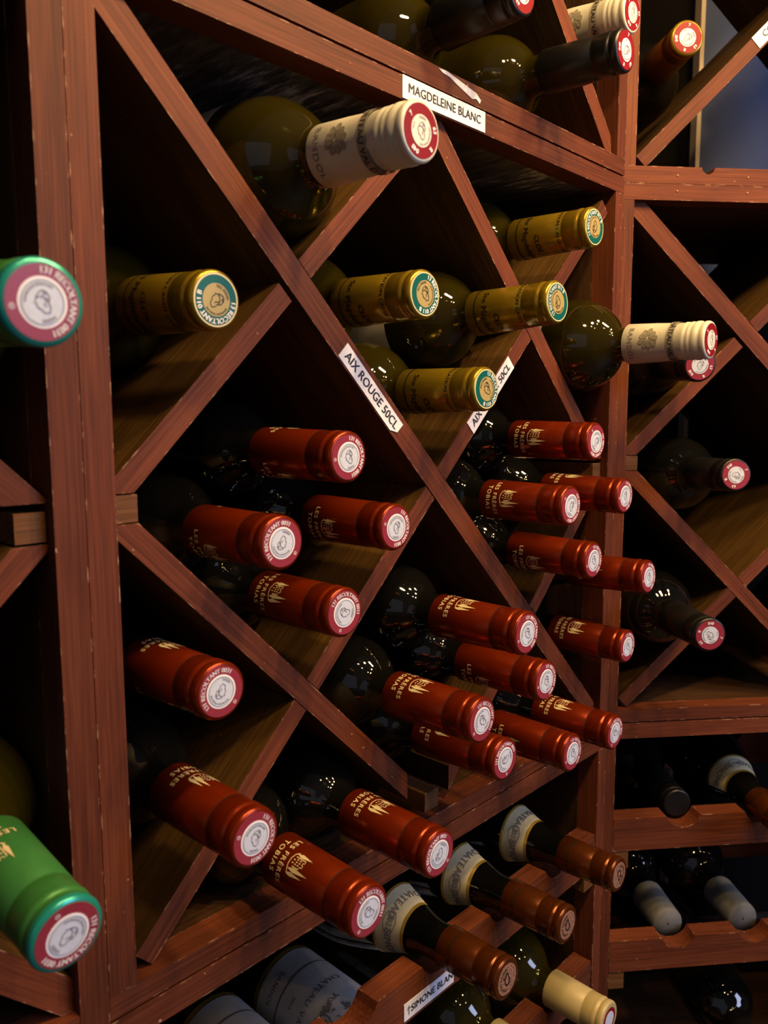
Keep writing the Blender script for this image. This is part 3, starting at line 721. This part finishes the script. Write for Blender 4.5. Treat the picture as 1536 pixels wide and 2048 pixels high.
for i, (fr, kind, cap, body, phi, label) in enumerate(BOTTLES):
    slim = kind.endswith('*'); kd = kind.rstrip('*')
    seal = {'black': 'seal_mauve', 'blackolive': 'seal_red', 'amber': 'seal_red'}.get(kd)
    rot = random.uniform(0, 6.28); H90 = math.pi / 2
    if kd == 'gold': rot = [-1.75, -.35, 2.2, 2.5, -.2][i - 20] + .6 - H90
    if kd == 'red': rot = [0.1, 2.5, -.3, 1.2, 2.4, -.4, .8, 2.4, .3, .2, .6, 1.7, .4, 1.0, .5, .2, .3, -.6, .1, -.9][i] - H90
    if kd == 'white': rot = -H90
    if i == 28: rot = -1.2 - H90
    if i == 27: rot = 0.2 - H90
    b = build_bottle(kd, phi, rot, slim, seal)
    place(b, fr, KIND[kd]['L'], cap, body)
    tag(b, label, 'wine bottle', {'red': 'red-capped half bottles', 'gold': 'gold-capped bottles', 'white': 'cream-capped bottles', 'green': 'green-capped bottles', 'copper': 'copper-capped bottles'}.get(kd, 'other bottles in the racks'))
    KEEP[i] = b

# bottles lying on the scalloped rails
def sleeve(name, r, z0, z1, t, off=.0004): return lathe(name, [(r + off, z0), (r + off, z1)], 40, cap_start=False, cap_end=False, t0=-t, t1=t)
def vannieres(u, label):
    root = build_bottle('cream', 0, 0)
    lab = obj('body_label', sleeve('body_label', .0385, .058, .170, 1.9), M['paper_white'], root, Matrix.Identity(4))
    obj('gold_edge', sleeve('gold_edge', .0385, .0530, .0575, 1.9, .0006), M['paper_gold'], lab, Matrix.Identity(4))
    obj('label_line', sleeve('label_line', .0385, .0830, .0850, 1.9, .0006), M['ink_grey'], lab, Matrix.Identity(4))
    P = []
    for t, z, s in (('CHATEAU VANNIÈRES', .1130, .0085), ('BANDOL', .0720, .0070), ('2023', .0985, .0048)):
        v, f = text_poly(t, s, .012, 1.15); P.append((wrap(v, .0385, z, .15, off=.0008), f))
    v, f = [], []
    rnd = random.Random(3)
    strokes = []
    for q in range(46):
        x = rnd.uniform(-.024, .024); y = rnd.uniform(0, 1) ** 1.5 * .026
        strokes.append(ribbon([(x, y), (x + rnd.uniform(-.003, .003), y + rnd.uniform(.001, .005)), (x + rnd.uniform(-.004, .004), y + rnd.uniform(.002, .008))], rnd.uniform(.0006, .002)))
    v, f = merge(strokes); P.append((wrap(v, .0385, .128, .05, off=.0008), f))
    obj('label_lettering', mesh_of('label_lettering', *merge(P)), M['ink_grey'], lab, Matrix.Identity(4))
    place(root, A, .300, (u, .055, -.2505), (u, -.2490))
    for c in children(root):
        if c.name.startswith('body_label'): c.matrix_local = rotz(math.radians(40))
    tag(root, label, 'wine bottle', 'bottles with grey-white paper labels')
vannieres(NOTCH[2], 'bottle with a large grey-white paper body label seen below the bottom rail')
vannieres(NOTCH[1], 'paper-labelled bottle cut off by the bottom edge, left of another paper label')
b = build_bottle('cream', 0, 0); place(b, A, .300, (NOTCH[3], .050, -.2500), (NOTCH[3], -.2485)); tag(b, 'olive bottle under the middle copper-capped bottle, second row of the scalloped rack', 'wine bottle', 'other bottles in the racks')
# right-hand scalloped rack
b = build_bottle('copper', 5, 0); place(b, B, .300, (NOTCH[1], .045, -.1125), (NOTCH[1], -.1095)); tag(b, 'dark bottle with a yellowed neck label at the right edge', 'wine bottle', 'copper-capped bottles')
b = build_bottle('black', 0, 0); place(b, B, .300, (NOTCH[0], -.016, -.1130), (NOTCH[0], -.1115)); tag(b, 'black bottle resting its neck in the first scallop of the right rack, top row', 'wine bottle', 'other bottles in the racks')
def collared(u, v, p, label):
    root = build_bottle('black', 0, 0); L = .300
    obj('paper_wrap', KIND['black'].setdefault('wrapm', lathe('paper_wrap', [(.0178, -.052), (.0175, -.030), (.0172, -.002), (.0160, .0006), (.001, .0008)], 28, cap_start=False, cap_end=False)), M['grey_wrap'], root, rotz(0, L))
    place(root, B, L, (u, p, v), (u, v + .0015)); tag(root, label, 'wine bottle', 'bottles with paper collars')
collared(NOTCH[0], -.2580, -.026, 'bottle neck wrapped in grey paper, first scallop of the lower right rail')
collared(NOTCH[1], -.2580, -.026, 'bottle neck wrapped in grey paper at the right edge, lower right rail')
b = build_bottle('black', 0, 0, seal='seal_mauve'); place(b, B, .300, (NOTCH[1], .05, -.3880), (NOTCH[1], -.3860)); tag(b, 'black bottle with bright window glints in the bottom right corner', 'wine bottle', 'other bottles in the racks')
